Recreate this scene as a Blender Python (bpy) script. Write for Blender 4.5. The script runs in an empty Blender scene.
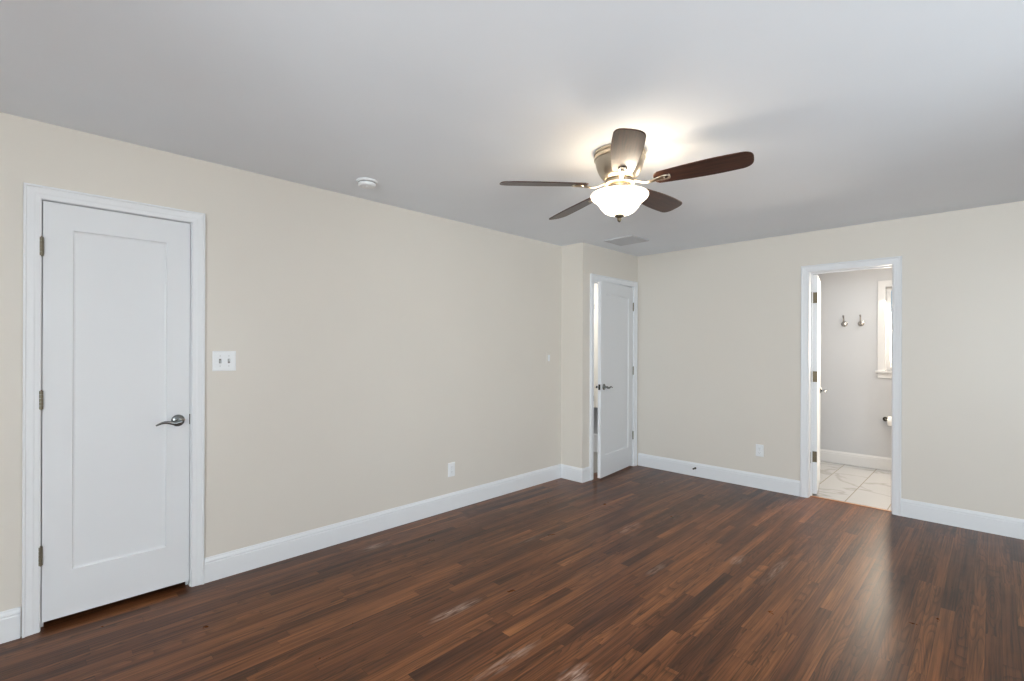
import bpy, bmesh, math, random
from mathutils import Vector, Matrix
random.seed(7)
S = bpy.context.scene
COL = S.collection
PI = math.pi
R = math.radians

# ------------------------------------------------------------------ camera, world, big lights, exposure
CAM_H = 1.3656
cam_d = bpy.data.cameras.new('camera')
cam = bpy.data.objects.new('camera', cam_d)
COL.objects.link(cam)
cam.location = (0, 0, CAM_H)
cam.matrix_world = (Matrix.Translation((0, 0, CAM_H)) @ Matrix.Rotation(R(44.705), 4, 'Z')
                    @ Matrix.Rotation(R(90), 4, 'X') @ Matrix.Rotation(R(0.2089), 4, 'Z'))
cam_d.sensor_width = 36.0
cam_d.lens = 486.7 / 1024 * 36
cam_d.shift_y = (347.77 - 340.5) / 1024
cam_d.clip_start = 0.02
S.camera = cam

w = bpy.data.worlds.new('sky_world')
S.world = w
w.use_nodes = True
nt = w.node_tree
for n in list(nt.nodes):
    nt.nodes.remove(n)
wo = nt.nodes.new('ShaderNodeOutputWorld')
wb = nt.nodes.new('ShaderNodeBackground')
sk = nt.nodes.new('ShaderNodeTexSky')
sk.sky_type = 'HOSEK_WILKIE'
sk.turbidity = 3
wb.inputs['Strength'].default_value = 2.0
nt.links.new(sk.outputs[0], wb.inputs['Color'])
nt.links.new(wb.outputs[0], wo.inputs['Surface'])

S.view_settings.view_transform = 'Standard'
S.view_settings.look = 'None'
S.view_settings.gamma = 1
S.view_settings.use_curve_mapping = False
S.view_settings.exposure = 0.09


def area(name, loc, rot, sx, sy, power, color):
    d = bpy.data.lights.new(name, 'AREA')
    d.shape = 'RECTANGLE'
    d.size, d.size_y = sx, sy
    d.energy = power
    d.color = color
    o = bpy.data.objects.new(name, d)
    o.location = loc
    o.rotation_euler = rot
    COL.objects.link(o)
    return o


# main dimensions (metres): camera stands at x=0, y=0
L, B, U, K, H = -3.246, -2.97, 4.02, 5.09, 2.44
XR, YF = 1.60, -2.40          # right and front wall (behind the camera)
T = 0.12                      # wall thickness
# daylight through the two windows behind the camera
area('daylight_front', (0.70, YF - 0.12, 1.42), (R(101), 0, R(15)), 1.5, 1.45, 228, (0.88, 0.96, 1.0))
area('daylight_right', (XR + 0.12, 1.95, 1.30), (R(110), 0, R(80)), 1.5, 1.7, 38, (0.88, 0.96, 1.0))
# bathroom: unseen fill lamp added at the ceiling and the daylight of its own window
area('bathroom_fill', (-0.55, 6.0, 2.36), (0, 0, 0), 0.5, 0.3, 9, (0.88, 0.97, 1.0))
area('bathroom_daylight', (-0.50, 6.89 + 0.15, 1.6), (R(-62), 0, 0), 0.8, 0.9, 128, (1.0, 0.84, 0.66))
# lamp of the little room behind the ajar door
area('side_room_lamp', (-3.95, 4.36, 2.36), (0, 0, 0), 0.3, 0.3, 19, (1.0, 0.97, 0.92))


# ------------------------------------------------------------------ materials
def newmat(name):
    m = bpy.data.materials.new(name)
    m.use_nodes = True
    t = m.node_tree
    b = t.nodes['Principled BSDF']
    return m, t, b


def N(t, kind, **kw):
    n = t.nodes.new(kind)
    for k, v in kw.items():
        if k == 'op':
            n.operation = v
        elif k.startswith('i_'):
            n.inputs[int(k[2:])].default_value = v
        else:
            setattr(n, k, v)
    return n


def srgb(*c):
    def f(v):
        v /= 255
        return v / 12.92 if v <= 0.04045 else ((v + 0.055) / 1.055) ** 2.4
    return tuple(f(x) for x in c) + (1.0,)


def paint(name, col, rough=0.6, bump=0.03, scale=350, var=0.02, spec=0.4):
    m, t, b = newmat(name)
    tc = N(t, 'ShaderNodeTexCoord')
    no = N(t, 'ShaderNodeTexNoise')
    no.inputs['Scale'].default_value = scale
    no.inputs['Detail'].default_value = 3
    t.links.new(tc.outputs['Object'], no.inputs['Vector'])
    bp = N(t, 'ShaderNodeBump')
    bp.inputs['Strength'].default_value = bump
    bp.inputs['Distance'].default_value = 0.001
    t.links.new(no.outputs['Fac'], bp.inputs['Height'])
    t.links.new(bp.outputs['Normal'], b.inputs['Normal'])
    n2 = N(t, 'ShaderNodeTexNoise')
    n2.inputs['Scale'].default_value = 2.3
    t.links.new(tc.outputs['Object'], n2.inputs['Vector'])
    mr = N(t, 'ShaderNodeMapRange')
    mr.inputs['To Min'].default_value = 1 - var
    mr.inputs['To Max'].default_value = 1 + var
    t.links.new(n2.outputs['Fac'], mr.inputs['Value'])
    hs = N(t, 'ShaderNodeHueSaturation')
    hs.inputs['Color'].default_value = col
    t.links.new(mr.outputs['Result'], hs.inputs['Value'])
    t.links.new(hs.outputs['Color'], b.inputs['Base Color'])
    b.inputs['Roughness'].default_value = rough
    b.inputs['Specular IOR Level'].default_value = spec
    return m


def metal(name, col, rough=0.3):
    m, t, b = newmat(name)
    b.inputs['Metallic'].default_value = 1
    b.inputs['Base Color'].default_value = col
    tc = N(t, 'ShaderNodeTexCoord')
    mp = N(t, 'ShaderNodeMapping')
    mp.inputs['Scale'].default_value = (20, 20, 900)
    no = N(t, 'ShaderNodeTexNoise')
    no.inputs['Scale'].default_value = 1.0
    t.links.new(tc.outputs['Object'], mp.inputs['Vector'])
    t.links.new(mp.outputs[0], no.inputs['Vector'])
    mr = N(t, 'ShaderNodeMapRange')
    mr.inputs['To Min'].default_value = rough - 0.06
    mr.inputs['To Max'].default_value = rough + 0.08
    t.links.new(no.outputs['Fac'], mr.inputs['Value'])
    t.links.new(mr.outputs['Result'], b.inputs['Roughness'])
    return m


def wood_floor():
    m, t, b = newmat('dark_oak_strip_floor')
    ln = t.links.new
    geo = N(t, 'ShaderNodeNewGeometry')
    sp = N(t, 'ShaderNodeSeparateXYZ')
    ln(geo.outputs['Position'], sp.inputs[0])

    def M(op, a, bb=None, c=None):
        n = N(t, 'ShaderNodeMath', op=op)
        for i, v in enumerate((a, bb, c)):
            if v is None:
                continue
            if isinstance(v, (int, float)):
                n.inputs[i].default_value = v
            else:
                ln(v, n.inputs[i])
        return n.outputs[0]
    W = 0.057
    bx = M('DIVIDE', M('ADD', sp.outputs['X'], 10.0), W)
    bi = M('FLOOR', bx)
    fx = M('FRACT', bx)
    wn = N(t, 'ShaderNodeTexWhiteNoise', noise_dimensions='1D')
    ln(bi, wn.inputs['W'])
    by = M('DIVIDE', M('ADD', M('ADD', sp.outputs['Y'], 20.0), M('MULTIPLY', wn.outputs['Value'], 7.3)), 1.05)
    bj = M('FLOOR', by)
    fy = M('FRACT', by)
    cb = N(t, 'ShaderNodeCombineXYZ')
    ln(bi, cb.inputs[0])
    ln(bj, cb.inputs[1])
    wn2 = N(t, 'ShaderNodeTexWhiteNoise', noise_dimensions='3D')
    ln(cb.outputs[0], wn2.inputs['Vector'])
    rnd = wn2.outputs['Value']
    rcol = N(t, 'ShaderNodeSeparateColor')
    ln(wn2.outputs['Color'], rcol.inputs[0])
    # grain coordinates: own offset per board
    gx = M('ADD', sp.outputs['X'], M('MULTIPLY', rcol.outputs[0], 37.0))
    gy = M('ADD', sp.outputs['Y'], M('MULTIPLY', rcol.outputs[1], 53.0))
    gv = N(t, 'ShaderNodeCombineXYZ')
    ln(gx, gv.inputs[0])
    ln(gy, gv.inputs[1])
    mp = N(t, 'ShaderNodeMapping')
    mp.inputs['Scale'].default_value = (1.0, 0.018, 1.0)
    ln(gv.outputs[0], mp.inputs['Vector'])
    fine = N(t, 'ShaderNodeTexNoise')
    fine.inputs['Scale'].default_value = 85
    fine.inputs['Detail'].default_value = 3
    fine.inputs['Roughness'].default_value = 0.65
    ln(mp.outputs[0], fine.inputs['Vector'])
    # cathedral figure: contour lines of a slow stretched noise
    mp2 = N(t, 'ShaderNodeMapping')
    mp2.inputs['Scale'].default_value = (1.0, 0.10, 1.0)
    ln(gv.outputs[0], mp2.inputs['Vector'])
    slow = N(t, 'ShaderNodeTexNoise')
    slow.inputs['Scale'].default_value = 19
    slow.inputs['Detail'].default_value = 0.0
    slow.inputs['Roughness'].default_value = 0.45
    ln(mp2.outputs[0], slow.inputs['Vector'])
    rings = M('FRACT', M('ADD', M('MULTIPLY', slow.outputs['Fac'], 9.0), M('MULTIPLY', fine.outputs['Fac'], 0.5)))
    ringl = N(t, 'ShaderNodeMapRange')
    ringl.inputs['From Min'].default_value = 0.0
    ringl.inputs['From Max'].default_value = 0.45
    ringl.inputs['To Min'].default_value = 0.0
    ringl.inputs['To Max'].default_value = 1.0
    ln(rings, ringl.inputs['Value'])
    # board colour
    cr = N(t, 'ShaderNodeValToRGB')
    e = cr.color_ramp.elements
    e[0].position = 0
    e[0].color = srgb(*FLOOR_COLS[0])
    e[1].position = 1
    e[1].color = srgb(*FLOOR_COLS[3])
    a = e.new(0.35); a.color = srgb(*FLOOR_COLS[1])
    a = e.new(0.75); a.color = srgb(*FLOOR_COLS[2])
    blot = N(t, 'ShaderNodeTexNoise')
    blot.inputs['Scale'].default_value = 9.0
    blot.inputs['Detail'].default_value = 3
    ln(mp2.outputs[0], blot.inputs['Vector'])
    tone = M('ADD', M('ADD', M('MULTIPLY', rnd, 0.42), 0.03), M('MULTIPLY', M('SUBTRACT', blot.outputs['Fac'], 0.34), 1.25))
    ln(tone, cr.inputs['Fac'])
    mul = N(t, 'ShaderNodeMapRange')
    mul.inputs['From Min'].default_value = 0.33
    mul.inputs['From Max'].default_value = 0.6
    mul.inputs['To Min'].default_value = 0.40
    mul.inputs['To Max'].default_value = 1.2
    ln(fine.outputs['Fac'], mul.inputs['Value'])
    mul2 = N(t, 'ShaderNodeMapRange')
    mul2.inputs['To Min'].default_value = 0.55
    mul2.inputs['To Max'].default_value = 1.08
    figured = M('MULTIPLY', M('GREATER_THAN', rcol.outputs[2], 0.45), 0.8)
    ln(M('SUBTRACT', 1.0, M('MULTIPLY', M('SUBTRACT', 1.0, ringl.outputs['Result']), M('ADD', figured, 0.2))), mul2.inputs['Value'])
    ex = M('MINIMUM', fx, M('SUBTRACT', 1.0, fx))
    ey = M('MULTIPLY', M('MINIMUM', fy, M('SUBTRACT', 1.0, fy)), 1.05 / W)
    edge = M('MINIMUM', ex, ey)
    gap = N(t, 'ShaderNodeMapRange')
    gap.inputs['From Min'].default_value = 0.004
    gap.inputs['From Max'].default_value = 0.024
    gap.inputs['To Min'].default_value = 0.45
    gap.inputs['To Max'].default_value = 1.0
    ln(edge, gap.inputs['Value'])
    allm = M('MULTIPLY', M('MULTIPLY', mul.outputs[0], mul2.outputs[0]), gap.outputs[0])
    mix = N(t, 'ShaderNodeMix', data_type='RGBA', blend_type='MULTIPLY')
    mix.inputs['Factor'].default_value = 1
    ln(cr.outputs['Color'], mix.inputs['A'])
    cc = N(t, 'ShaderNodeCombineColor')
    for i in range(3):
        ln(allm, cc.inputs[i])
    ln(cc.outputs[0], mix.inputs['B'])
    # worn, scuffed spots where the stain has been rubbed pale: (x, y, half width, half length, strength)
    scuffs = SCUFFS
    acc = None
    for sx, sy, rx, ry, st in scuffs:
        dx = M('DIVIDE', M('SUBTRACT', sp.outputs['X'], sx), rx)
        dy = M('DIVIDE', M('SUBTRACT', sp.outputs['Y'], sy), ry)
        d = M('SQRT', M('ADD', M('MULTIPLY', dx, dx), M('MULTIPLY', dy, dy)))
        f = N(t, 'ShaderNodeMapRange')
        f.inputs['From Min'].default_value = 1.0
        f.inputs['From Max'].default_value = 0.2
        f.inputs['To Min'].default_value = 0.0
        f.inputs['To Max'].default_value = st
        ln(d, f.inputs['Value'])
        acc = f.outputs[0] if acc is None else M('MAXIMUM', acc, f.outputs[0])
    sn = N(t, 'ShaderNodeTexNoise')
    sn.inputs['Scale'].default_value = 70
    sn.inputs['Detail'].default_value = 4
    mp3 = N(t, 'ShaderNodeMapping')
    mp3.inputs['Scale'].default_value = (1.0, 0.12, 1.0)
    ln(geo.outputs['Position'], mp3.inputs['Vector'])
    ln(mp3.outputs[0], sn.inputs['Vector'])
    sr = N(t, 'ShaderNodeMapRange')
    sr.inputs['From Min'].default_value = 0.42
    sr.inputs['From Max'].default_value = 0.62
    ln(sn.outputs['Fac'], sr.inputs['Value'])
    sf = M('MULTIPLY', acc, sr.outputs[0])
    mx = N(t, 'ShaderNodeMix', data_type='RGBA')
    ln(sf, mx.inputs['Factor'])
    ln(mix.outputs['Result'], mx.inputs['A'])
    mx.inputs['B'].default_value = srgb(208, 184, 170)
    ln(mx.outputs['Result'], b.inputs['Base Color'])
    rr = N(t, 'ShaderNodeMapRange')
    rr.inputs['To Min'].default_value = FLOOR_ROUGH[0]
    rr.inputs['To Max'].default_value = FLOOR_ROUGH[1]
    bl2 = N(t, 'ShaderNodeTexNoise')
    bl2.inputs['Scale'].default_value = 9
    bl2.inputs['Detail'].default_value = 5
    ln(geo.outputs['Position'], bl2.inputs['Vector'])
    ln(bl2.outputs['Fac'], rr.inputs['Value'])
    ln(rr.outputs[0], b.inputs['Roughness'])
    b.inputs['Specular IOR Level'].default_value = 0.5
    b.inputs['IOR'].default_value = 1.33
    bp = N(t, 'ShaderNodeBump')
    bp.inputs['Strength'].default_value = 0.12
    bp.inputs['Distance'].default_value = 0.0012
    ln(allm, bp.inputs['Height'])
    ln(bp.outputs[0], b.inputs['Normal'])
    return m


FLOOR_COLS = [(58, 33, 20), (94, 56, 33), (130, 82, 48), (172, 116, 70)]
FLOOR_ROUGH = (0.24, 0.36)
FLOOR_SPEC = 0.27
SCUFFS = [(-1.985, 1.60, 0.040, 0.19, 0.62), (-3.012, 1.70, 0.045, 0.16, 0.42), (-1.505, 1.50, 0.040, 0.24, 0.40),
          (-1.235, 1.62, 0.060, 0.13, 0.6), (-1.17, 3.265, 0.045, 0.11, 0.42), (-1.96, 3.26, 0.05, 0.18, 0.35),
          (-0.95, 3.30, 0.035, 0.30, 0.32), (-1.477, 2.775, 0.03, 0.14, 0.3), (-2.35, 2.55, 0.03, 0.2, 0.2)]


def marble_tile():
    m, t, b = newmat('white_marble_tile')
    ln = t.links.new
    geo = N(t, 'ShaderNodeNewGeometry')
    sp = N(t, 'ShaderNodeSeparateXYZ')
    ln(geo.outputs['Position'], sp.inputs[0])

    def M(op, a, bb=None):
        n = N(t, 'ShaderNodeMath', op=op)
        for i, v in enumerate((a, bb)):
            if v is None:
                continue
            if isinstance(v, (int, float)):
                n.inputs[i].default_value = v
            else:
                ln(v, n.inputs[i])
        return n.outputs[0]
    fx = M('DIVIDE', M('ADD', sp.outputs['X'], 0.945 + 3.05), 0.305)
    fr = M('FRACT', fx)
    d = M('MINIMUM', fr, M('SUBTRACT', 1.0, fr))
    ty = M('DIVIDE', M('ADD', sp.outputs['Y'], 3.3), 1.7)
    fyr = M('FRACT', ty)
    d2 = M('MULTIPLY', M('MINIMUM', fyr, M('SUBTRACT', 1.0, fyr)), 1.7 / 0.305)
    grout = M('LESS_THAN', M('MINIMUM', d, d2), 0.012)
    cb = N(t, 'ShaderNodeCombineXYZ')
    ln(sp.outputs['X'], cb.inputs[0])
    ln(M('MULTIPLY', sp.outputs['Y'], 1.6), cb.inputs[1])
    ln(M('MULTIPLY', M('FLOOR', fx), 3.7), cb.inputs[2])
    no = N(t, 'ShaderNodeTexNoise')
    no.inputs['Scale'].default_value = 1.15
    no.inputs['Detail'].default_value = 4
    no.inputs['Distortion'].default_value = 0.5
    ln(cb.outputs[0], no.inputs['Vector'])
    v = M('ABSOLUTE', M('SUBTRACT', no.outputs['Fac'], 0.5))
    mr = N(t, 'ShaderNodeMapRange')
    mr.inputs['From Min'].default_value = 0.0
    mr.inputs['From Max'].default_value = 0.03
    ln(v, mr.inputs['Value'])
    cr = N(t, 'ShaderNodeMix', data_type='RGBA')
    cr.inputs['A'].default_value = srgb(154, 153, 152)
    cr.inputs['B'].default_value = srgb(174, 175, 176)
    ln(mr.outputs[0], cr.inputs['Factor'])
    mx = N(t, 'ShaderNodeMix', data_type='RGBA')
    ln(grout, mx.inputs['Factor'])
    ln(cr.outputs['Result'], mx.inputs['A'])
    mx.inputs['B'].default_value = srgb(140, 130, 120)
    ln(mx.outputs['Result'], b.inputs['Base Color'])
    b.inputs['Roughness'].default_value = 0.25
    return m


def blade_wood():
    m, t, b = newmat('dark_walnut_blade')
    tc = N(t, 'ShaderNodeTexCoord')
    mp = N(t, 'ShaderNodeMapping')
    mp.inputs['Scale'].default_value = (4, 60, 60)
    no = N(t, 'ShaderNodeTexNoise')
    no.inputs['Scale'].default_value = 1.6
    no.inputs['Detail'].default_value = 5
    no.inputs['Distortion'].default_value = 0.4
    t.links.new(tc.outputs['Object'], mp.inputs[0])
    t.links.new(mp.outputs[0], no.inputs['Vector'])
    cr = N(t, 'ShaderNodeValToRGB')
    e = cr.color_ramp.elements
    e[0].position = 0.3
    e[0].color = srgb(40, 25, 21)
    e[1].position = 0.72
    e[1].color = srgb(78, 48, 36)
    t.links.new(no.outputs['Fac'], cr.inputs['Fac'])
    t.links.new(cr.outputs[0], b.inputs['Base Color'])
    b.inputs['Roughness'].default_value = 0.34
    b.inputs['Specular IOR Level'].default_value = 0.42
    return m


def plain(name, col, rough=0.5, spec=0.5, emit=None, es=0):
    m, t, b = newmat(name)
    no = N(t, 'ShaderNodeTexNoise')
    no.inputs['Scale'].default_value = 40
    mr = N(t, 'ShaderNodeMapRange')
    mr.inputs['To Min'].default_value = max(0.02, rough - 0.04)
    mr.inputs['To Max'].default_value = rough + 0.04
    t.links.new(no.outputs['Fac'], mr.inputs['Value'])
    t.links.new(mr.outputs[0], b.inputs['Roughness'])
    b.inputs['Base Color'].default_value = col
    b.inputs['Specular IOR Level'].default_value = spec
    if emit:
        b.inputs['Emission Color'].default_value = emit
        b.inputs['Emission Strength'].default_value = es
    return m


M_WALL = paint('beige_wall_paint', srgb(222, 216, 207), 0.40, 0.02)
M_CEIL = paint('white_ceiling_paint', srgb(240, 245, 251), 0.8, 0.08, 120)
M_TRIM = paint('white_trim_paint', srgb(232, 234, 237), 0.35, 0.02, 200, 0.01)
M_DOOR = paint('white_door_paint', srgb(228, 230, 233), 0.38, 0.02, 150, 0.01)
M_TRIM_DIM = paint('dimmed_trim_paint', srgb(204, 204, 205), 0.4, 0.02, 200, 0.01)  # white trim darkened in its colour to offset the strong bathroom light
M_BATH = paint('pale_bathroom_paint', srgb(182, 184, 188), 0.55)
M_FLOOR = wood_floor()
M_TILE = marble_tile()
M_SLATE = plain('grey_side_floor', srgb(150, 148, 142), 0.5)
M_NICKEL = metal('brushed_nickel', srgb(196, 184, 166), 0.30)
M_HINGE = metal('satin_nickel_hinge', srgb(128, 121, 106), 0.5)
M_PEWTER = metal('dark_pewter', srgb(132, 134, 134), 0.24)
M_HINGE_D = metal('aged_nickel_hinge', srgb(104, 94, 78), 0.5)
M_DARKM = metal('aged_dark_metal', srgb(70, 66, 60), 0.4)
M_CHROME = metal('chrome', srgb(175, 172, 168), 0.18)
M_BLADE = blade_wood()
M_PLASTIC = plain('white_plastic', srgb(236, 238, 240), 0.3)
M_SLOT = plain('dark_slot', srgb(140, 138, 136), 0.6)
M_TOGGLE = plain('grey_white_toggle', srgb(206, 208, 210), 0.3)
M_PAPER = plain('toilet_paper', srgb(240, 238, 234), 0.9, 0.1)
M_VENT = plain('vent_enamel', srgb(200, 202, 206), 0.45)
M_CAB = plain('white_cabinet_lacquer', srgb(236, 232, 222), 0.35)
M_BOWL = plain('frosted_glass_bowl', srgb(250, 244, 234), 0.25, 0.5, srgb(255, 238, 214), 4.0)
m, t, b = newmat('window_glass')
tr = N(t, 'ShaderNodeBsdfTransparent')
gl = N(t, 'ShaderNodeBsdfGlossy')
gl.inputs['Roughness'].default_value = 0.02
fr = N(t, 'ShaderNodeFresnel')
mxs = N(t, 'ShaderNodeMixShader')
t.links.new(fr.outputs[0], mxs.inputs[0])
t.links.new(tr.outputs[0], mxs.inputs[1])
t.links.new(gl.outputs[0], mxs.inputs[2])
t.links.new(mxs.outputs[0], t.nodes['Material Output'].inputs['Surface'])
M_GLASS = m


# ------------------------------------------------------------------ mesh helpers
class MB:
    def __init__(self):
        self.bm = bmesh.new()

    def face(self, pts, smooth=False):
        f = self.bm.faces.new([self.bm.verts.new(p) for p in pts])
        f.smooth = smooth
        return f

    def box(self, lo, hi, bevel=0.0, mat=None):
        r = bmesh.ops.create_cube(self.bm, size=1)
        vs = r['verts']
        for v in vs:
            v.co = Vector([(lo[i] + hi[i]) / 2 + v.co[i] * (hi[i] - lo[i]) for i in range(3)])
        if bevel:
            es = list({e for v in vs for e in v.link_edges})
            r = bmesh.ops.bevel(self.bm, geom=es, offset=bevel, segments=2, profile=0.7, affect='EDGES')
            vs = list({v for f in r['faces'] for v in f.verts} | {v for v in vs if v.is_valid})
        if mat is not None:
            for v in vs:
                v.co = mat @ v.co
        return self

    def lathe(self, prof, seg=48, mat=None, close=False):
        """prof: list of (radius, z); revolves about local Z."""
        mat = mat or Matrix.Identity(4)
        rings = []
        for r, z in prof:
            if r < 1e-6:
                rings.append([self.bm.verts.new(mat @ Vector((0, 0, z)))])
            else:
                rings.append([self.bm.verts.new(mat @ Vector((r * math.cos(2 * PI * i / seg), r * math.sin(2 * PI * i / seg), z))) for i in range(seg)])
        n = len(rings)
        for a in range(n if close else n - 1):
            A, Bq = rings[a], rings[(a + 1) % n]
            for i in range(seg):
                j = (i + 1) % seg
                q = [A[i % len(A)], A[j % len(A)], Bq[j % len(Bq)], Bq[i % len(Bq)]]
                u = []
                for v in q:
                    if v not in u:
                        u.append(v)
                if len(u) >= 3:
                    f = self.bm.faces.new(u)
                    f.smooth = True
        return self

    def tube(self, pts, rad, seg=12, flat=(1, 1), up=Vector((0, 0, 1))):
        """swept tube along pts; rad per point; flat scales (sideways, up)."""
        pts = [Vector(p) for p in pts]
        if not hasattr(rad, '__len__'):
            rad = [rad] * len(pts)
        rings = []
        for i, p in enumerate(pts):
            d = (pts[min(i + 1, len(pts) - 1)] - pts[max(i - 1, 0)]).normalized()
            s = d.cross(up)
            if s.length < 1e-4:
                s = d.cross(Vector((1, 0, 0)))
            s.normalize()
            q = s.cross(d).normalized()
            rings.append([self.bm.verts.new(p + s * math.cos(2 * PI * k / seg) * rad[i] * flat[0] + q * math.sin(2 * PI * k / seg) * rad[i] * flat[1]) for k in range(seg)])
        for a in range(len(rings) - 1):
            for k in range(seg):
                f = self.bm.faces.new([rings[a][k], rings[a][(k + 1) % seg], rings[a + 1][(k + 1) % seg], rings[a + 1][k]])
                f.smooth = True
        self.bm.faces.new(rings[0])
        self.bm.faces.new(rings[-1])
        return self

    def transform(self, mat):
        bmesh.ops.transform(self.bm, matrix=mat, verts=self.bm.verts)
        return self

    def build(self, name, mat, parent=None, loc=None, rot=None, sharp=True):
        bmesh.ops.recalc_face_normals(self.bm, faces=self.bm.faces)
        if sharp:
            for e in self.bm.edges:
                if len(e.link_faces) == 2 and e.calc_face_angle(0) > R(35):
                    e.smooth = False
        me = bpy.data.meshes.new(name)
        self.bm.to_mesh(me)
        self.bm.free()
        me.materials.append(mat)
        o = bpy.data.objects.new(name, me)
        COL.objects.link(o)
        if parent:
            o.parent = parent
        if loc is not None:
            o.location = loc
        if rot is not None:
            o.rotation_euler = rot
        return o


def tag(o, label, cat=None, group=None, kind=None):
    o['label'] = label
    if cat:
        o['category'] = cat
    if group:
        o['group'] = group
    if kind:
        o['kind'] = kind
    return o


def struct(o, label=None):
    o['kind'] = 'structure'
    if label:
        o['label'] = label
    return o


def thing(name, label, cat, loc=(0, 0, 0), rot=(0, 0, 0), group=None):
    o = bpy.data.objects.new(name, None)
    o.empty_display_size = 0.1
    COL.objects.link(o)
    o.location = loc
    o.rotation_euler = rot
    return tag(o, label, cat, group)


def wall(name, axis, pos, thick, s0, s1, holes, mat, label, z0=0.0, z1=H):
    """axis 'x': plane x=pos, s runs along y; axis 'y': plane y=pos, s runs along x. thick is signed, away from the room."""
    ss = sorted({s0, s1} | {v for h in holes for v in h[:2]})
    zs = sorted({z0, z1} | {v for h in holes for v in h[2:]})

    def solid(i, j):
        if i < 0 or j < 0 or i >= len(ss) - 1 or j >= len(zs) - 1:
            return False
        cs, cz = (ss[i] + ss[i + 1]) / 2, (zs[j] + zs[j + 1]) / 2
        return not any(h[0] < cs < h[1] and h[2] < cz < h[3] for h in holes)

    def P(s, z, d):
        return (pos + d, s, z) if axis == 'x' else (s, pos + d, z)
    mb = MB()
    for i in range(len(ss) - 1):
        for j in range(len(zs) - 1):
            if not solid(i, j):
                continue
            a, c, e, f = ss[i], ss[i + 1], zs[j], zs[j + 1]
            for d in (0, thick):
                mb.face([P(a, e, d), P(c, e, d), P(c, f, d), P(a, f, d)])
            for (ni, nj, p, q) in ((i - 1, j, (a, e), (a, f)), (i + 1, j, (c, e), (c, f)), (i, j - 1, (a, e), (c, e)), (i, j + 1, (a, f), (c, f))):
                if not solid(ni, nj):
                    mb.face([P(*p, 0), P(*q, 0), P(*q, thick), P(*p, thick)])
    bmesh.ops.remove_doubles(mb.bm, verts=mb.bm.verts, dist=1e-5)
    return struct(mb.build(name, mat), label)


def baseboard(name, path, mat, label, closed_side=1):
    """profile swept along a polyline on the floor plan; room lies on the left of the path direction * closed_side."""
    prof = [(0.0, 0.0), (0.016, 0.0), (0.016, 0.108), (0.0135, 0.111), (0.0135, 0.116), (0.015, 0.119), (0.012, 0.127), (0.007, 0.133), (0.005, 0.140), (0.0, 0.142)]
    pts = [Vector((p[0], p[1])) for p in path]
    nrm = []
    for i in range(len(pts) - 1):
        d = (pts[i + 1] - pts[i]).normalized()
        nrm.append(Vector((-d.y, d.x)) * closed_side)
    mb = MB()
    rows = []
    for i, p in enumerate(pts):
        if i == 0:
            o = nrm[0]
        elif i == len(pts) - 1:
            o = nrm[-1]
        else:
            o = nrm[i - 1] + nrm[i]          # perpendicular corners
        rows.append([mb.bm.verts.new((p.x + o.x * (d + 0.0), p.y + o.y * d, z)) for d, z in prof])
    for a in range(len(rows) - 1):
        for k in range(len(prof)):
            k2 = (k + 1) % len(prof)
            mb.bm.faces.new([rows[a][k], rows[a][k2], rows[a + 1][k2], rows[a + 1][k]])
    mb.bm.faces.new(rows[0])
    mb.bm.faces.new(rows[-1])
    return struct(mb.build(name, mat), label)


def casing(name, axis, pos, sign, s0, s1, zt, width, mat, label):
    """door casing: three mitred sides around the opening s0..s1, head at zt. sign = direction of the room."""
    prof = [(0.0, 0.0), (0.0, 0.010), (0.004, 0.013), (0.020, 0.014), (0.026, 0.016), (0.040, 0.017), (width - 0.012, 0.019), (width - 0.009, 0.023), (width - 0.002, 0.023), (width, 0.020), (width, 0.0)]

    def P(s, z, d):
        return (pos + sign * d, s, z) if axis == 'x' else (s, pos + sign * d, z)
    mb = MB()
    rows = []
    for (s, z, ds, dz) in ((s0, 0, -1, 0), (s0, zt, -1, 1), (s1, zt, 1, 1), (s1, 0, 1, 0)):
        rows.append([mb.bm.verts.new(P(s + ds * wq, z + dz * wq, d)) for wq, d in prof])
    for a in range(3):
        for k in range(len(prof)):
            k2 = (k + 1) % len(prof)
            mb.bm.faces.new([rows[a][k], rows[a][k2], rows[a + 1][k2], rows[a + 1][k]])
    mb.bm.faces.new(rows[0])
    mb.bm.faces.new(rows[-1])
    return struct(mb.build(name, mat), label)


def jamb(name, axis, pos, thick, s0, s1, zt, th, stop_at, mat, label):
    """lining boards of the opening with a door stop; the clear opening is s0..s1, zt."""
    mb = MB()

    def bx(a, c, z0, z1, d0, d1):
        if axis == 'x':
            mb.box((min(pos + d0, pos + d1), a, z0), (max(pos + d0, pos + d1), c, z1))
        else:
            mb.box((a, min(pos + d0, pos + d1), z0), (c, max(pos + d0, pos + d1), z1))
    bx(s0 - th, s0, 0, zt + th, 0, thick)
    bx(s1, s1 + th, 0, zt + th, 0, thick)
    bx(s0, s1, zt, zt + th, 0, thick)
    a, c = stop_at
    bx(s0, s0 + 0.011, 0, zt, a, c)
    bx(s1 - 0.011, s1, 0, zt, a, c)
    bx(s0 + 0.011, s1 - 0.011, zt - 0.011, zt, a, c)
    return struct(mb.build(name, mat), label)


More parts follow.
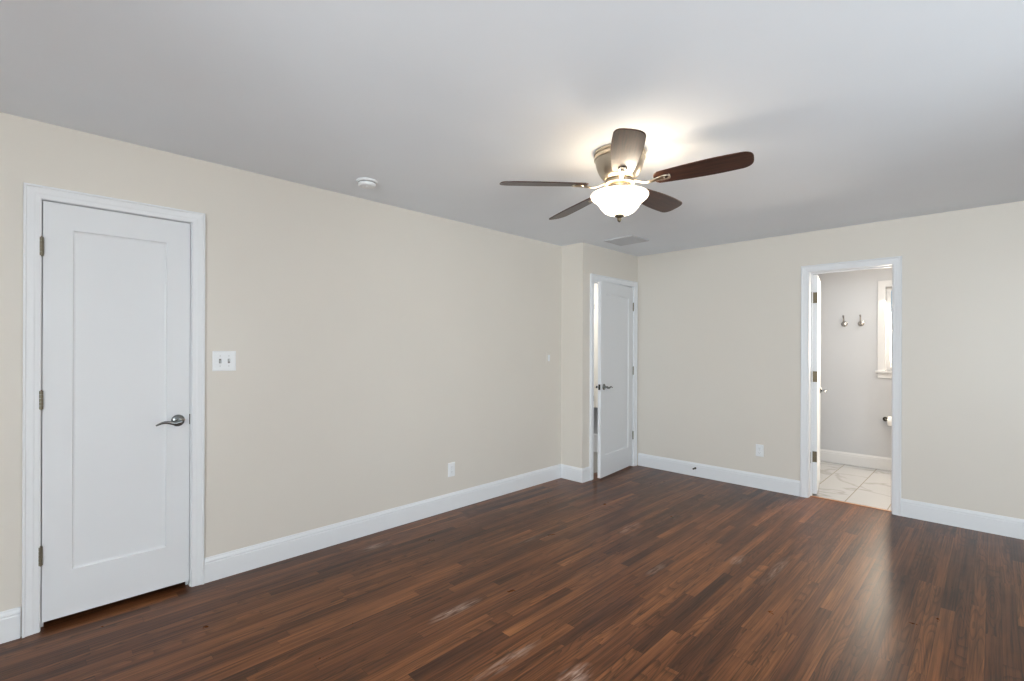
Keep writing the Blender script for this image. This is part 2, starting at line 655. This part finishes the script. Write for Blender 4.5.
def door_leaf(name, wd, z0, z1, side, mat, loc, rz, label):
    """leaf from local x 0..wd, front face on y=0, thickness towards side*y; one recessed panel on both faces."""
    th = 0.035
    mb = MB()
    st, tr_, br = 0.108, 0.125, 0.222
    for f in (0, 1):
        y = 0 if f == 0 else side * th
        inn = side * (1 if f == 0 else -1)
        loops = []
        for ins, dep in ((None, 0), (0, 0), (0.004, 0.006), (0.012, 0.0085), (0.020, 0.0085)):
            if ins is None:
                r = (0, wd, z0, z1)
            else:
                r = (st + ins, wd - st - ins, z0 + br + ins, z1 - tr_ - ins)
            yy = y + inn * dep
            loops.append([mb.bm.verts.new(p) for p in ((r[0], yy, r[2]), (r[1], yy, r[2]), (r[1], yy, r[3]), (r[0], yy, r[3]))])
        for a in range(len(loops) - 1):
            for k in range(4):
                mb.bm.faces.new([loops[a][k], loops[a][(k + 1) % 4], loops[a + 1][(k + 1) % 4], loops[a + 1][k]])
        mb.bm.faces.new(loops[-1])
        if f == 0:
            L0 = loops[0]
        else:
            for k in range(4):
                mb.bm.faces.new([L0[k], L0[(k + 1) % 4], loops[0][(k + 1) % 4], loops[0][k]])
    o = mb.build(name, mat, None, loc, (0, 0, rz))
    return struct(o, label)


def lever(parent, x, z, y, outward, toward, label=None):
    """lever handle: rose on plane y, lever running towards `toward` in x. part door_handle with sub-part rose."""
    mb = MB()
    o = outward
    n = 22
    pts, rad = [], []
    mb.tube([(x, y + o * 0.006, z), (x, y + o * 0.024, z), (x, y + o * 0.046, z)], [0.012, 0.0095, 0.011], 16, up=Vector((1, 0, 0)))
    for i in range(n + 1):
        u = i / n
        xx = x + toward * (-0.010 + 0.118 * u)
        zz = z - 0.003 - 0.006 * math.exp(-((u - 0.25) / 0.18) ** 2) + 0.005 * math.exp(-((u - 0.68) / 0.2) ** 2) - 0.011 * u ** 5
        yy = y + o * (0.046 + 0.004 * math.sin(u * PI))
        pts.append((xx, yy, zz))
        rad.append(0.0078 * (1 - u) ** 0.8 + 0.0040)
    mb.tube(pts, rad, 14, flat=(0.75, 1.0))
    h = mb.build('door_handle', M_PEWTER, parent)
    rb = MB()
    mt = Matrix.Translation((x, y, z)) @ Matrix.Rotation(-o * PI / 2, 4, 'X')
    rb.lathe([(0.0, 0.0), (0.032, 0.0), (0.033, 0.003), (0.031, 0.0065), (0.026, 0.009), (0.016, 0.0115), (0.013, 0.014), (0.0, 0.014)], 40, mt)
    rb.build('rose', M_PEWTER, h)
    if label:
        h['label'] = label
    return h


def hinge(parent, x, y, z, mat, label=None, h=0.089, r=0.0065):
    """barrel with five knuckles and ball tips, standing at local x, y."""
    mb = MB()
    n = 5
    for i in range(n):
        a = -h / 2 + i * h / n
        mb.lathe([(0, a + 0.0006), (r, a + 0.0006), (r, a + h / n - 0.0006), (0, a + h / n - 0.0006)], 16, Matrix.Translation((x, y, z)))
    for s in (-1, 1):
        mb.lathe([(0.0, s * h / 2), (0.0045, s * h / 2), (0.0050, s * (h / 2 + 0.003)), (0.0, s * (h / 2 + 0.006))], 12, Matrix.Translation((x, y, z)))
    o = mb.build('hinge', mat, parent)
    if label:
        o['label'] = label
    return o


# ------------------------------------------------------------------ room shell
fl = MB()
fl.box((L - T - 0.9, YF - T, -0.06), (XR + T, K + 0.07, 0.0))
struct(fl.build('floor', M_FLOOR), 'dark stained oak strip floor of the bedroom')
# bathroom tile, side-room floor
tb = MB()
tb.box((-1.75, K + 0.07, -0.06), (1.0, 7.01, -0.002))
struct(tb.build('floor_bathroom', M_TILE), 'white marble tile floor of the bathroom')
tb = MB()
tb.box((-4.75, 4.02, -0.055), (B - T - 0.005, 5.45, 0.003))
struct(tb.build('floor_side_room', M_SLATE), 'grey floor seen through the ajar door')

cb = MB()
cb.box((L - T - 0.9, YF - T, H), (XR + T, K + T, H + 0.08))
struct(cb.build('ceiling', M_CEIL), 'smooth white ceiling of the bedroom')
cb = MB()
cb.box((-1.75, K + T, H), (1.0, 7.01, H + 0.08))
struct(cb.build('ceiling_bathroom', M_CEIL), 'white ceiling of the bathroom')
cb = MB()
cb.box((-4.75, U + 0.0, H + 0.001), (B - T, 5.45, H + 0.07))
struct(cb.build('ceiling_side_room', M_CEIL), 'white ceiling of the side room')

D1 = (0.072, 0.681, 2.068)       # clear opening door 1 (y0, y1, head)
D2 = (4.207, 4.989, 2.071)
D3 = (-1.203, -0.598, 2.067)
JT = 0.018
wall('wall_left', 'x', L, -T, YF - T, U, [(D1[0] - JT, D1[1] + JT, 0, D1[2] + JT)], M_WALL, 'long beige left wall with the closed white door')
wall('wall_left_return', 'y', U, T, L - T, B - T, [], M_WALL, 'narrow return wall facing the camera beside the ajar door')
wall('wall_left_recess', 'x', B, -T, U, K, [(D2[0] - JT, D2[1] + JT, 0, D2[2] + JT)], M_WALL, 'short beige wall holding the ajar door')
wall('wall_back', 'y', K, T, B - T, XR + T, [(D3[0] - JT, D3[1] + JT, 0, D3[2] + JT)], M_WALL, 'beige back wall with the bathroom doorway')
W2 = (-0.10, 1.50, 0.65, 2.20)
W3 = (1.15, 2.75, 0.40, 2.20)
wall('wall_front', 'y', YF, -T, L - T, XR + T, [W2], M_WALL, 'wall behind the camera with a window')
wall('wall_right', 'x', XR, T, YF - T, K + T, [W3], M_WALL, 'right hand wall outside the frame with a window')
# unseen walls added behind door 1 so the gap below it stays dark
cl = MB()
cl.box((L - 0.9, -0.4, 0), (L - 0.86, 1.1, H))
cl.box((L - 0.86, -0.44, 0), (L - T, -0.4, H))
cl.box((L - 0.86, 1.1, 0), (L - T, 1.14, H))
struct(cl.build('wall_light_block', M_WALL), 'unseen walls added behind the closed door to keep its gap dark')
# bathroom walls
YB = 6.89
WB = (-0.87, -0.10, 1.12, 2.07)
wall('wall_bathroom_back', 'y', YB, T, -1.75, 1.0, [WB], M_BATH, 'pale bathroom wall with the two robe hooks')
wall('wall_bathroom_left', 'x', -1.63, -T, K + T, YB, [], M_BATH, 'bathroom wall behind the open door')
wall('wall_bathroom_right', 'x', 0.9, T, K + T, YB, [], M_BATH, 'bathroom wall out of sight on the right')
# side room
wall('wall_side_room_back', 'y', 5.33, T, -4.75, B - T, [], M_BATH, 'far wall of the side room')
wall('wall_side_room_left', 'x', -4.6, -T, 4.02, 5.45, [], M_BATH, 'left wall of the side room')
wall('wall_side_room_front', 'y', U + 0.13, -0.13, -4.6, L - T, [], M_BATH, 'near wall of the side room')

# threshold between wood and tile
th = MB()
th.box((D3[0], K + 0.055, -0.004), (D3[1], K + 0.085, 0.004), 0.001)
struct(th.build('trim_1', plain('threshold_stain', srgb(156, 104, 66), 0.4)), 'thin brown threshold strip in the bathroom doorway')

# ------------------------------------------------------------------ trim
CW = 0.062
baseboard('baseboard_left', [(L, D1[1] + 0.005 + CW), (L, U), (B, U), (B, D2[0] - 0.006 - CW)], M_TRIM, 'white baseboard of the left wall and its return', -1)
baseboard('baseboard_left_near', [(L, YF), (L, D1[0] - 0.006 - CW)], M_TRIM, 'short white baseboard left of the closed door', -1)
baseboard('baseboard_back', [(B + 0.023, K), (D3[0] - 0.006 - CW, K)], M_TRIM, 'white baseboard between the two far doors', -1)
baseboard('baseboard_right', [(D3[1] + CW, K), (XR, K), (XR, YF), (L, YF)], M_TRIM, 'white baseboard right of the bathroom doorway', -1)
baseboard('baseboard_bathroom', [(-1.63, K + T), (-1.63, YB), (0.9, YB), (0.9, K + T)], M_TRIM_DIM, 'white baseboard of the bathroom', -1)
# tall white base of the side room
sb = MB()
sb.box((-4.6, 5.305, 0.003), (B - T, 5.33, 0.235), 0.004)
struct(sb.build('baseboard_side_room', M_TRIM), 'tall white base of the side room wall')

casing('trim_2', 'x', L, 1, D1[0] - 0.002, D1[1] + 0.005, D1[2] + 0.001, CW, M_TRIM, 'white casing around the closed door on the left wall')
casing('trim_3', 'x', B, 1, D2[0] - 0.004, D2[1] + 0.006, D2[2] + 0.004, CW - 0.002, M_TRIM, 'white casing around the ajar door')
casing('trim_4', 'y', K, -1, D3[0] - 0.006, D3[1] + 0.004, D3[2] + 0.004, CW - 0.004, M_TRIM, 'white casing around the bathroom doorway')
casing('trim_5', 'y', K + T, 1, D3[0] - 0.006, D3[1] + 0.006, D3[2] + 0.004, CW, M_TRIM, 'white casing on the bathroom side of the doorway')
jamb('trim_6', 'x', L, -T, D1[0], D1[1], D1[2], JT, (-0.040, -0.052), M_TRIM, 'jamb of the closed door')
j2 = jamb('trim_7', 'x', B, -T, D2[0], D2[1], D2[2], JT, (-0.040, -0.052), M_TRIM, 'jamb of the ajar door')
j3 = jamb('trim_8', 'y', K, T, D3[0], D3[1], D3[2], JT, (0.068, 0.080), M_TRIM, 'jamb of the bathroom doorway')

# ------------------------------------------------------------------ doors
HZ = (1.843, 1.107, 0.360)
d1 = door_leaf('door_1', 0.603, 0.036, 2.064, 1, M_DOOR, (L - 0.001, 0.075, 0), R(90), 'closed white one panel door with dark lever on the left wall')
lever(d1, 0.547, 0.952, 0.0, -1, -1, 'dark pewter lever handle')
for z in HZ:
    hinge(d1, -0.005, -0.0085, z, M_HINGE, r=0.0085)
# latch face plate in the gap
lp = MB()
lp.box((0.601, -0.002, 0.925), (0.6055, 0.024, 0.983), 0.0006)
lp.build('latch_plate', M_DARKM, d1)

TH2 = R(6.2)
d2 = door_leaf('door_2', 0.765, 0.018, 2.062, -1, M_DOOR, (B + 0.001, D2[1] - 0.004, 0), R(-90) + TH2, 'white one panel door standing ajar beside the far corner')
lever(d2, 0.700, 0.960, 0.0, 1, -1, 'dark pewter lever on the room side')
lever(d2, 0.700, 0.960, -0.035, -1, -1, 'rear lever handle')
for z in HZ:
    hinge(d2, -0.002, 0.0065, z, M_HINGE)
lp = MB()
lp.box((0.764, -0.029, 0.931), (0.7665, -0.006, 0.989), 0.0006)
lp.box((0.766, -0.024, 0.953), (0.776, -0.011, 0.967), 0.002)
lp.build('latch_plate', M_DARKM, d2)

TH3 = R(100)
d3 = door_leaf('door_3', 0.598, 0.014, 2.056, -1, M_DOOR, (D3[0] + 0.003, K + T + 0.001, 0), TH3, 'white bathroom door standing open into the bathroom')
lever(d3, 0.535, 0.945, -0.035, -1, -1, 'lever handle seen end on')
lever(d3, 0.535, 0.945, 0.0, 1, -1, 'lever handle on the far face')
for z in HZ:
    hg = hinge(d3, -0.004, 0.006, z, M_HINGE)
    lf = MB()
    lf.box((-0.0022, -0.034, z - 0.050), (0.0008, 0.002, z + 0.050), 0.0006)
    lf.build('hinge_leaf', M_HINGE_D, hg, None, None)
# hinge leaves on the jamb face
for z in HZ:
    lf = MB()
    lf.box((D3[0] - 0.0005, K + T - 0.060, z - 0.050), (D3[0] + 0.002, K + T + 0.001, z + 0.050), 0.0006)
    lf.build('hinge_leaf', M_HINGE_D, j3)
sp_ = MB()
sp_.box((B - 0.030, D2[0] - 0.0005, 0.93), (B - 0.004, D2[0] + 0.0015, 0.99), 0.0005)
sp_.build('strike_plate', M_DARKM, j2)

# ------------------------------------------------------------------ windows
def window(name, axis, pos, thick, sign, rect, label, wide=0.07, M_TRIM=M_TRIM):
    s0, s1, z0, z1 = rect

    def bx(mb, a, c, e, f, d0, d1, bv=0.002):
        if axis == 'x':
            mb.box((min(pos + d0, pos + d1), a, e), (max(pos + d0, pos + d1), c, f), bv)
        else:
            mb.box((a, min(pos + d0, pos + d1), e), (c, max(pos + d0, pos + d1), f), bv)
    n = -sign                       # into the wall
    mb = MB()                       # casing
    bx(mb, s0 - wide, s0, z0 - 0.0, z1 + wide, sign * 0.018, 0)
    bx(mb, s1, s1 + wide, z0, z1 + wide, sign * 0.018, 0)
    bx(mb, s0, s1, z1, z1 + wide, sign * 0.018, 0)
    root = mb.build(name, M_TRIM)
    struct(root, label)
    fr_ = MB()
    for (a, c, e, f) in ((s0, s0 + 0.04, z0, z1), (s1 - 0.04, s1, z0, z1), (s0 + 0.04, s1 - 0.04, z0, z0 + 0.05), (s0 + 0.04, s1 - 0.04, z1 - 0.04, z1), (s0 + 0.04, s1 - 0.04, (z0 + z1) / 2 - 0.02, (z0 + z1) / 2 + 0.02)):
        bx(fr_, a, c, e, f, n * 0.04, n * 0.08)
    fr_.build('window_frame', M_TRIM, root)
    g = MB()
    bx(g, s0 + 0.03, s1 - 0.03, z0 + 0.03, z1 - 0.03, n * 0.058, n * 0.062, 0)
    g.build('pane', M_GLASS, root)
    sl = MB()
    bx(sl, s0 - wide - 0.02, s1 + wide + 0.02, z0 - 0.022, z0, sign * 0.045, 0, 0.004)
    bx(sl, s0, s1, z0 - 0.022, z0, n * 0.07, 0, 0.0)
    bx(sl, s0 - wide, s1 + wide, z0 - 0.082, z0 - 0.022, sign * 0.016, 0, 0.003)
    sl.build('window_sill', M_TRIM, root)
    return root


window('window_1', 'y', YB, T, -1, WB, 'white cased window in the bathroom partly hidden by the doorway', M_TRIM=M_TRIM_DIM)
window('window_2', 'y', YF, T, 1, W2, 'bedroom window behind the camera')
window('window_3', 'x', XR, T, -1, W3, 'bedroom window on the right wall outside the frame')

# ------------------------------------------------------------------ ceiling fan
FX, FY = -1.4605, 2.3086
BZ = 2.259
fan = thing('ceiling_fan', 'five blade ceiling fan with dark wood blades and lit glass bowl', 'ceiling fan', (FX, FY, BZ))
z = lambda v: v - BZ
mb = MB()
mb.lathe([(0.0, z(2.4395)), (0.136, z(2.4395)), (0.139, z(2.434)), (0.139, z(2.424)), (0.132, z(2.420)), (0.132, z(2.412)), (0.138, z(2.408)), (0.138, z(2.398)), (0.132, z(2.393)),
          (0.130, z(2.380)), (0.124, z(2.355)), (0.113, z(2.328)), (0.099, z(2.305)), (0.085, z(2.290)), (0.074, z(2.282)), (0.0, z(2.280))], 72)
mb.build('motor_housing', M_NICKEL, fan)
mb = MB()
mb.lathe([(0.0, z(2.280)), (0.078, z(2.280)), (0.084, z(2.274)), (0.084, z(2.262)), (0.074, z(2.256)), (0.0, z(2.256))], 60)
mb.build('rotor_hub', M_NICKEL, fan)
mb = MB()
mb.lathe([(0.0, z(2.256)), (0.060, z(2.256)), (0.066, z(2.249)), (0.066, z(2.236)), (0.070, z(2.232)), (0.070, z(2.226)), (0.060, z(2.220)), (0.0, z(2.220))], 60)
for k in range(10):
    a = 2 * PI * k / 10
    mb.lathe([(0.0, 0.0), (0.006, 0.0), (0.006, 0.012), (0.0, 0.012)], 10, Matrix.Translation((0.066 * math.cos(a), 0.066 * math.sin(a), z(2.236))))
mb.build('light_fitter', M_NICKEL, fan)
# spider that carries the bowl through its centre rod
mb = MB()
mb.tube([(0, 0, z(2.222)), (0, 0, z(2.085))], 0.005, 10)
mb.build('centre_rod', M_NICKEL, fan)
# bowl: bell shaped, thin walled, open at the top
outer = [(0.018, 2.094), (0.040, 2.096), (0.062, 2.102), (0.082, 2.113), (0.097, 2.129), (0.109, 2.147), (0.121, 2.163), (0.136, 2.176), (0.149, 2.187), (0.155, 2.197), (0.155, 2.205), (0.151, 2.209)]
inner = [(r - 0.004 if r > 0.03 else 0.018, zz + (0.004 if zz < 2.12 else 0.001)) for r, zz in outer]
mb = MB()
mb.lathe([(r, z(v)) for r, v in outer] + [(r, z(v)) for r, v in reversed(inner)], 72, close=True)
bowl = mb.build('light_bowl', M_BOWL, fan)
bowl['label'] = 'lit frosted white glass bowl'
mb = MB()
mb.lathe([(0.0, z(2.098)), (0.022, z(2.097)), (0.026, z(2.092)), (0.024, z(2.087)), (0.014, z(2.081)), (0.010, z(2.076)), (0.012, z(2.070)), (0.009, z(2.062)), (0.0, z(2.054))], 32)
mb.build('finial', M_HINGE, fan)
# bulb light inside the open bowl
for k, a in enumerate((0.4,)):
    pl = bpy.data.lights.new('bulb_light', 'POINT')
    pl.energy = 5.2
    pl.color = (1.0, 0.86, 0.68)
    pl.shadow_soft_size = 0.03
    po = bpy.data.objects.new('bulb_light', pl)
    COL.objects.link(po)
    po.parent = fan
    po.location = (0.04 * math.cos(a), 0.04 * math.sin(a), z(2.178))

tilt = Matrix.Rotation(0.0146, 4, 'X') @ Matrix.Rotation(-0.0538, 4, 'Y')
r0, r1 = 0.205, 0.662


def halfw(u):
    return 0.052 + 0.021 * math.sin(min(1, u * 1.5) * PI / 2) - 0.006 * max(0, u - 0.6) ** 2 / 0.16


blade_me = None
PITCH = R(-13)
for k in range(5):
    a = R(18.25) + k * 2 * PI / 5
    mt = tilt @ Matrix.Rotation(a, 4, 'Z')
    if k == 0:
        mb = MB()
        outl = []
        n = 26
        cr_ = 0.060
        for i in range(n + 1):
            u = i / n
            x = r0 + (r1 - cr_ - r0) * u
            outl.append((x, halfw(u * 0.88)))
        wm = outl[-1][1]
        for i in range(1, 13):
            t_ = i / 12 * PI / 2
            outl.append((r1 - cr_ + cr_ * math.sin(t_), wm * math.cos(t_) ** 0.62))
        # rounded root
        root_ = [(r0 - 0.022 * math.sin(t_), 0.046 * math.cos(t_) ** 0.7) for t_ in [j / 6 * PI / 2 for j in range(6, 0, -1)]]
        half = root_ + outl
        loop = half + [(x, -y) for x, y in reversed(half) if y > 1e-5]
        cleaned = []
        for p in loop:
            if not cleaned or (abs(p[0] - cleaned[-1][0]) + abs(p[1] - cleaned[-1][1])) > 1e-5:
                cleaned.append(p)
        rows = []
        for ins, zz in ((0.0015, -0.003), (0.0, -0.002), (0.0, 0.002), (0.0015, 0.003)):
            rows.append([mb.bm.verts.new((x - (ins if x > 0.6 else -ins if x < r0 else 0), y - math.copysign(ins, y) if abs(y) > ins else y, zz)) for x, y in cleaned])
        for q in range(3):
            for i in range(len(cleaned)):
                j = (i + 1) % len(cleaned)
                mb.bm.faces.new([rows[q][i], rows[q][j], rows[q + 1][j], rows[q + 1][i]])
        mb.bm.faces.new(rows[0])
        mb.bm.faces.new(rows[-1])
        bl = mb.build('blade', M_BLADE, fan)
        blade_me = bl.data
        ab = MB()
        pts = [(0.070, 0, 0.012), (0.090, 0, 0.006), (0.110, 0, -0.004), (0.132, 0, -0.013), (0.155, 0, -0.016), (0.180, 0, -0.0125), (0.205, 0, -0.009), (0.235, 0, -0.0075)]
        ab.tube(pts, [0.013, 0.012, 0.010, 0.009, 0.010, 0.013, 0.016, 0.015], 14, flat=(1.0, 0.42))
        # oval medallion under the blade root
        ring = []
        seg, sg2 = 32, 10
        for i in range(seg):
            t_ = 2 * PI * i / seg
            cx, cy = 0.236 + 0.029 * math.cos(t_), 0.018 * math.sin(t_)
            nx, ny = math.cos(t_), math.sin(t_)
            ring.append([ab.bm.verts.new((cx + nx * 0.0055 * math.cos(2 * PI * j / sg2), cy + ny * 0.0055 * math.cos(2 * PI * j / sg2), -0.0075 + 0.0045 * math.sin(2 * PI * j / sg2))) for j in range(sg2)])
        for i in range(seg):
            for j in range(sg2):
                f = ab.bm.faces.new([ring[i][j], ring[(i + 1) % seg][j], ring[(i + 1) % seg][(j + 1) % sg2], ring[i][(j + 1) % sg2]])
                f.smooth = True
        for (x, y) in ((0.236, 0.0), (0.262, 0.010), (0.262, -0.010)):
            ab.lathe([(0.0, -0.012), (0.005, -0.011), (0.0065, -0.008), (0.0065, -0.003), (0.0, -0.003)], 12, Matrix.Translation((x, y, 0)))
        arm = ab.build('blade_arm', M_NICKEL, bl)
        arm_me = arm.data
    else:
        bl = bpy.data.objects.new('blade', blade_me)
        COL.objects.link(bl)
        bl.parent = fan
        arm = bpy.data.objects.new('blade_arm', arm_me)
        COL.objects.link(arm)
        arm.parent = bl
    bl.matrix_local = mt @ Matrix.Rotation(PITCH, 4, 'X')

# ------------------------------------------------------------------ wall plates
def plate(mb, w_, h_, d=0.006):
    """plate in local XZ, front towards -Y"""
    a, c = w_ / 2, h_ / 2
    lo = [mb.bm.verts.new(p) for p in ((-a, 0, -c), (a, 0, -c), (a, 0, c), (-a, 0, c))]
    md = [mb.bm.verts.new(p) for p in ((-a, -d * 0.5, -c), (a, -d * 0.5, -c), (a, -d * 0.5, c), (-a, -d * 0.5, c))]
    i = 0.005
    hi = [mb.bm.verts.new(p) for p in ((-a + i, -d, -c + i), (a - i, -d, -c + i), (a - i, -d, c - i), (-a + i, -d, c - i))]
    for A_, B_ in ((lo, md), (md, hi)):
        for k in range(4):
            mb.bm.faces.new([A_[k], A_[(k + 1) % 4], B_[(k + 1) % 4], B_[k]])
    mb.bm.faces.new(hi)
    mb.bm.faces.new(lo)


def screw(parent, x, z_, y=-0.006):
    mb = MB()
    mb.lathe([(0.0, 0.0), (0.0034, 0.0), (0.0028, 0.0012), (0.0, 0.0014)], 14, Matrix.Translation((x, y, z_)) @ Matrix.Rotation(PI / 2, 4, 'X'))
    return mb.build('screw', M_TOGGLE, parent)


sw = thing('light_switch', 'double toggle light switch plate beside the closed door', 'light switch', (L, 0.852, 1.281), (0, 0, R(90)))
mb = MB(); plate(mb, 0.124, 0.118); mb.build('plate', M_PLASTIC, sw)
for x, s in ((-0.023, 1), (0.023, -1)):
    mb = MB()
    mb.box((x - 0.006, -0.0065, -0.013), (x + 0.006, -0.0055, 0.013))
    mb.build('toggle_slot', M_SLOT, sw)
    mb = MB()
    mb.box((-0.0045, -0.016, -0.005), (0.0045, 0.0, 0.005), 0.0015, Matrix.Translation((x, -0.004, 0)) @ Matrix.Rotation(s * R(28), 4, 'X'))
    mb.build('toggle', M_TOGGLE, sw)
    for zz in (-0.030, 0.030):
        screw(sw, x, zz)

sw = thing('light_switch', 'single pale wall switch near the inside corner of the left wall', 'light switch', (L, 3.810, 1.262), (0, 0, R(90)))
mb = MB(); plate(mb, 0.078, 0.122); mb.build('plate', plain('beige_plastic', srgb(222, 216, 206), 0.35), sw)
mb = MB()
mb.box((-0.016, -0.008, -0.033), (0.016, -0.005, 0.033), 0.001, Matrix.Rotation(R(2.5), 4, 'X'))
mb.build('rocker', M_PLASTIC, sw)
for zz in (-0.046, 0.046):
    screw(sw, 0, zz)


def outlet(loc, rz, label):
    t_ = thing('wall_outlet', label, 'outlet', loc, (0, 0, rz))
    mb = MB(); plate(mb, 0.072, 0.117); mb.build('plate', M_PLASTIC, t_)
    for s in (-1, 1):
        mb = MB()
        mb.box((-0.0165, -0.0085, s * 0.0215 - 0.0145), (0.0165, -0.005, s * 0.0215 + 0.0145), 0.0015)
        rc = mb.build('receptacle', M_PLASTIC, t_)
        mb = MB()
        for x, hh in ((-0.006, 0.0045), (0.006, 0.0035)):
            mb.box((x - 0.001, -0.0089, s * 0.0215 - hh + 0.003), (x + 0.001, -0.0084, s * 0.0215 + hh + 0.003))
        mb.lathe([(0, 0), (0.0022, 0), (0.0022, 0.0006), (0, 0.0006)], 10, Matrix.Translation((0, -0.0083, s * 0.0215 - 0.007)) @ Matrix.Rotation(PI / 2, 4, 'X'))
        mb.build('slot', M_SLOT, rc)
    screw(t_, 0, 0)
    return t_


outlet((L, 2.558, 0.338), R(90), 'white wall outlet low on the long left wall')
outlet((-1.624, K, 0.370), 0, 'white wall outlet low on the back wall left of the bathroom doorway')

# door stop on the back baseboard
ds = thing('door_stop', 'small dark door stop on the back wall baseboard', 'door stop', (-2.261, K - 0.016, 0.088))
mb = MB()
my = Matrix.Rotation(PI / 2, 4, 'X')
mb.lathe([(0, 0), (0.011, 0), (0.011, 0.003), (0.006, 0.006), (0.005, 0.012), (0.005, 0.040), (0, 0.040)], 20, my)
mb.build('stem', M_DARKM, ds)
mb = MB()
mb.lathe([(0, 0.038), (0.008, 0.038), (0.009, 0.044), (0.008, 0.052), (0, 0.053)], 20, my)
mb.build('rubber_tip', plain('dark_rubber', srgb(52, 46, 44), 0.7), ds)

# smoke detector
sd = thing('smoke_detector', 'round white smoke detector on the ceiling above the left wall', 'smoke detector', (-2.885, 1.575, H))
mb = MB()
mb.lathe([(0, 0.0), (0.066, 0.0), (0.067, -0.004), (0.064, -0.010), (0.058, -0.011), (0.0, -0.011)], 48)
mb.build('base', M_PLASTIC, sd)
mb = MB()
mb.lathe([(0.0, -0.011), (0.054, -0.011), (0.054, -0.016), (0.057, -0.018), (0.056, -0.027), (0.048, -0.035), (0.030, -0.038), (0.028, -0.0365), (0.010, -0.0365), (0.008, -0.039), (0.0, -0.0395)], 48)
mb.build('cover', M_PLASTIC, sd)
mb = MB()
mb.lathe([(0.055, -0.0115), (0.0555, -0.0155), (0.054, -0.0155), (0.054, -0.0115)], 48, close=True)
mb.build('vent_ring', M_SLOT, sd)

# ceiling vent: frame and angled slats
cv = thing('ceiling_vent', 'white square ceiling vent with slats above the ajar door', 'ceiling vent', (-2.60, 4.24, H))
mb = MB()
a, c, f_ = 0.165, 0.155, 0.024
for lo, hi in (((-a, -c, -0.010), (a, -c + f_, 0)), ((-a, c - f_, -0.010), (a, c, 0)), ((-a, -c + f_, -0.010), (-a + f_, c - f_, 0)), ((a - f_, -c + f_, -0.010), (a, c - f_, 0))):
    mb.box(lo, hi, 0.002)
mb.build('frame', M_VENT, cv)
mb = MB()
mb.box((-a + f_, -c + f_, -0.0015), (a - f_, c - f_, -0.0002))
mb.build('backing', plain('grey_duct', srgb(120, 120, 122), 0.6), cv)
for i in range(12):
    y = -c + f_ + 0.011 + i * (2 * (c - f_) - 0.014) / 11.5
    mb = MB()
    mb.box((-a + f_, -0.009, -0.0007), (a - f_, 0.009, 0.0007), 0, Matrix.Translation((0, y, -0.008)) @ Matrix.Rotation(R(-14), 4, 'X'))
    mb.build('slat', M_VENT, cv)

# ------------------------------------------------------------------ bathroom fittings
def robe_hook(x, label):
    h = thing('robe_hook', label, 'robe hook', (x, YB, 1.662), group='robe hooks on the bathroom wall')
    h.scale = (1.3, 1.3, 1.3)
    mb = MB()
    mb.lathe([(0, 0), (0.024, 0), (0.025, 0.004), (0.020, 0.009), (0.011, 0.013), (0, 0.014)], 28, Matrix.Rotation(PI / 2, 4, 'X'))
    mb.build('rosette', M_CHROME, h)
    mb = MB()
    mb.tube([(0, -0.010, 0.0), (0, -0.024, 0.004), (0, -0.034, 0.022), (0, -0.036, 0.045), (0, -0.042, 0.064), (0, -0.050, 0.074)], [0.007, 0.0065, 0.006, 0.0055, 0.006, 0.0085], 12)
    mb.tube([(0, -0.018, 0.0), (0, -0.034, -0.014), (0, -0.050, -0.014), (0, -0.058, 0.000), (0, -0.060, 0.010)], [0.007, 0.006, 0.006, 0.006, 0.0085], 12)
    mb.build('prong', M_CHROME, h)


robe_hook(-1.262, 'chrome robe hook on the bathroom wall, nearer to the open door')
robe_hook(-1.098, 'chrome robe hook on the bathroom wall, nearer to the window')

tp = thing('toilet_paper_holder', 'chrome toilet paper holder low on the bathroom wall', 'toilet paper holder', (-0.868, YB, 0.575))
mb = MB()
mb.lathe([(0, 0), (0.025, 0), (0.026, 0.005), (0.016, 0.012), (0.010, 0.016), (0.009, 0.070), (0, 0.072)], 28, Matrix.Rotation(PI / 2, 4, 'X'))
mb.build('mount', M_DARKM, tp)
mb = MB()
mb.tube([(0.0, -0.062, 0), (0.165, -0.062, 0)], 0.008, 14)
mb.tube([(0.160, -0.066, 0), (0.160, -0.052, 0)], 0.013, 14)
mb.build('bar', M_CHROME, tp)
mb = MB()
mb.lathe([(0.020, 0.0), (0.052, 0.0), (0.053, 0.002), (0.053, 0.098), (0.052, 0.100), (0.020, 0.100)], 36, Matrix.Translation((-0.868 + 0.030, YB - 0.062, 0.563)) @ Matrix.Rotation(PI / 2, 4, 'Y'), close=True)
tag(mb.build('toilet_paper_roll', M_PAPER), 'white toilet paper roll on the bathroom wall holder', 'toilet paper roll')

# ------------------------------------------------------------------ tall cabinet seen through the ajar door
cbn = thing('wall_cabinet', 'tall white wall cabinet seen through the gap of the ajar door', 'cabinet', (-3.80, 5.33, 0.60))
mb = MB()
mb.box((-0.28, -0.12, 0.0), (0.28, 0.0, 1.60), 0.003)
mb.build('body', M_CAB, cbn)
mb = MB()
mb.box((-0.279, -0.142, 0.004), (0.279, -0.122, 1.596), 0.003)
cd = mb.build('door', M_CAB, cbn)
for zz in (1.30, 0.12):
    mb = MB()
    mb.box((0.12, -0.148, zz - 0.035), (0.15, -0.141, zz + 0.035), 0.002)
    mb.build('hinge', M_DARKM, cd)
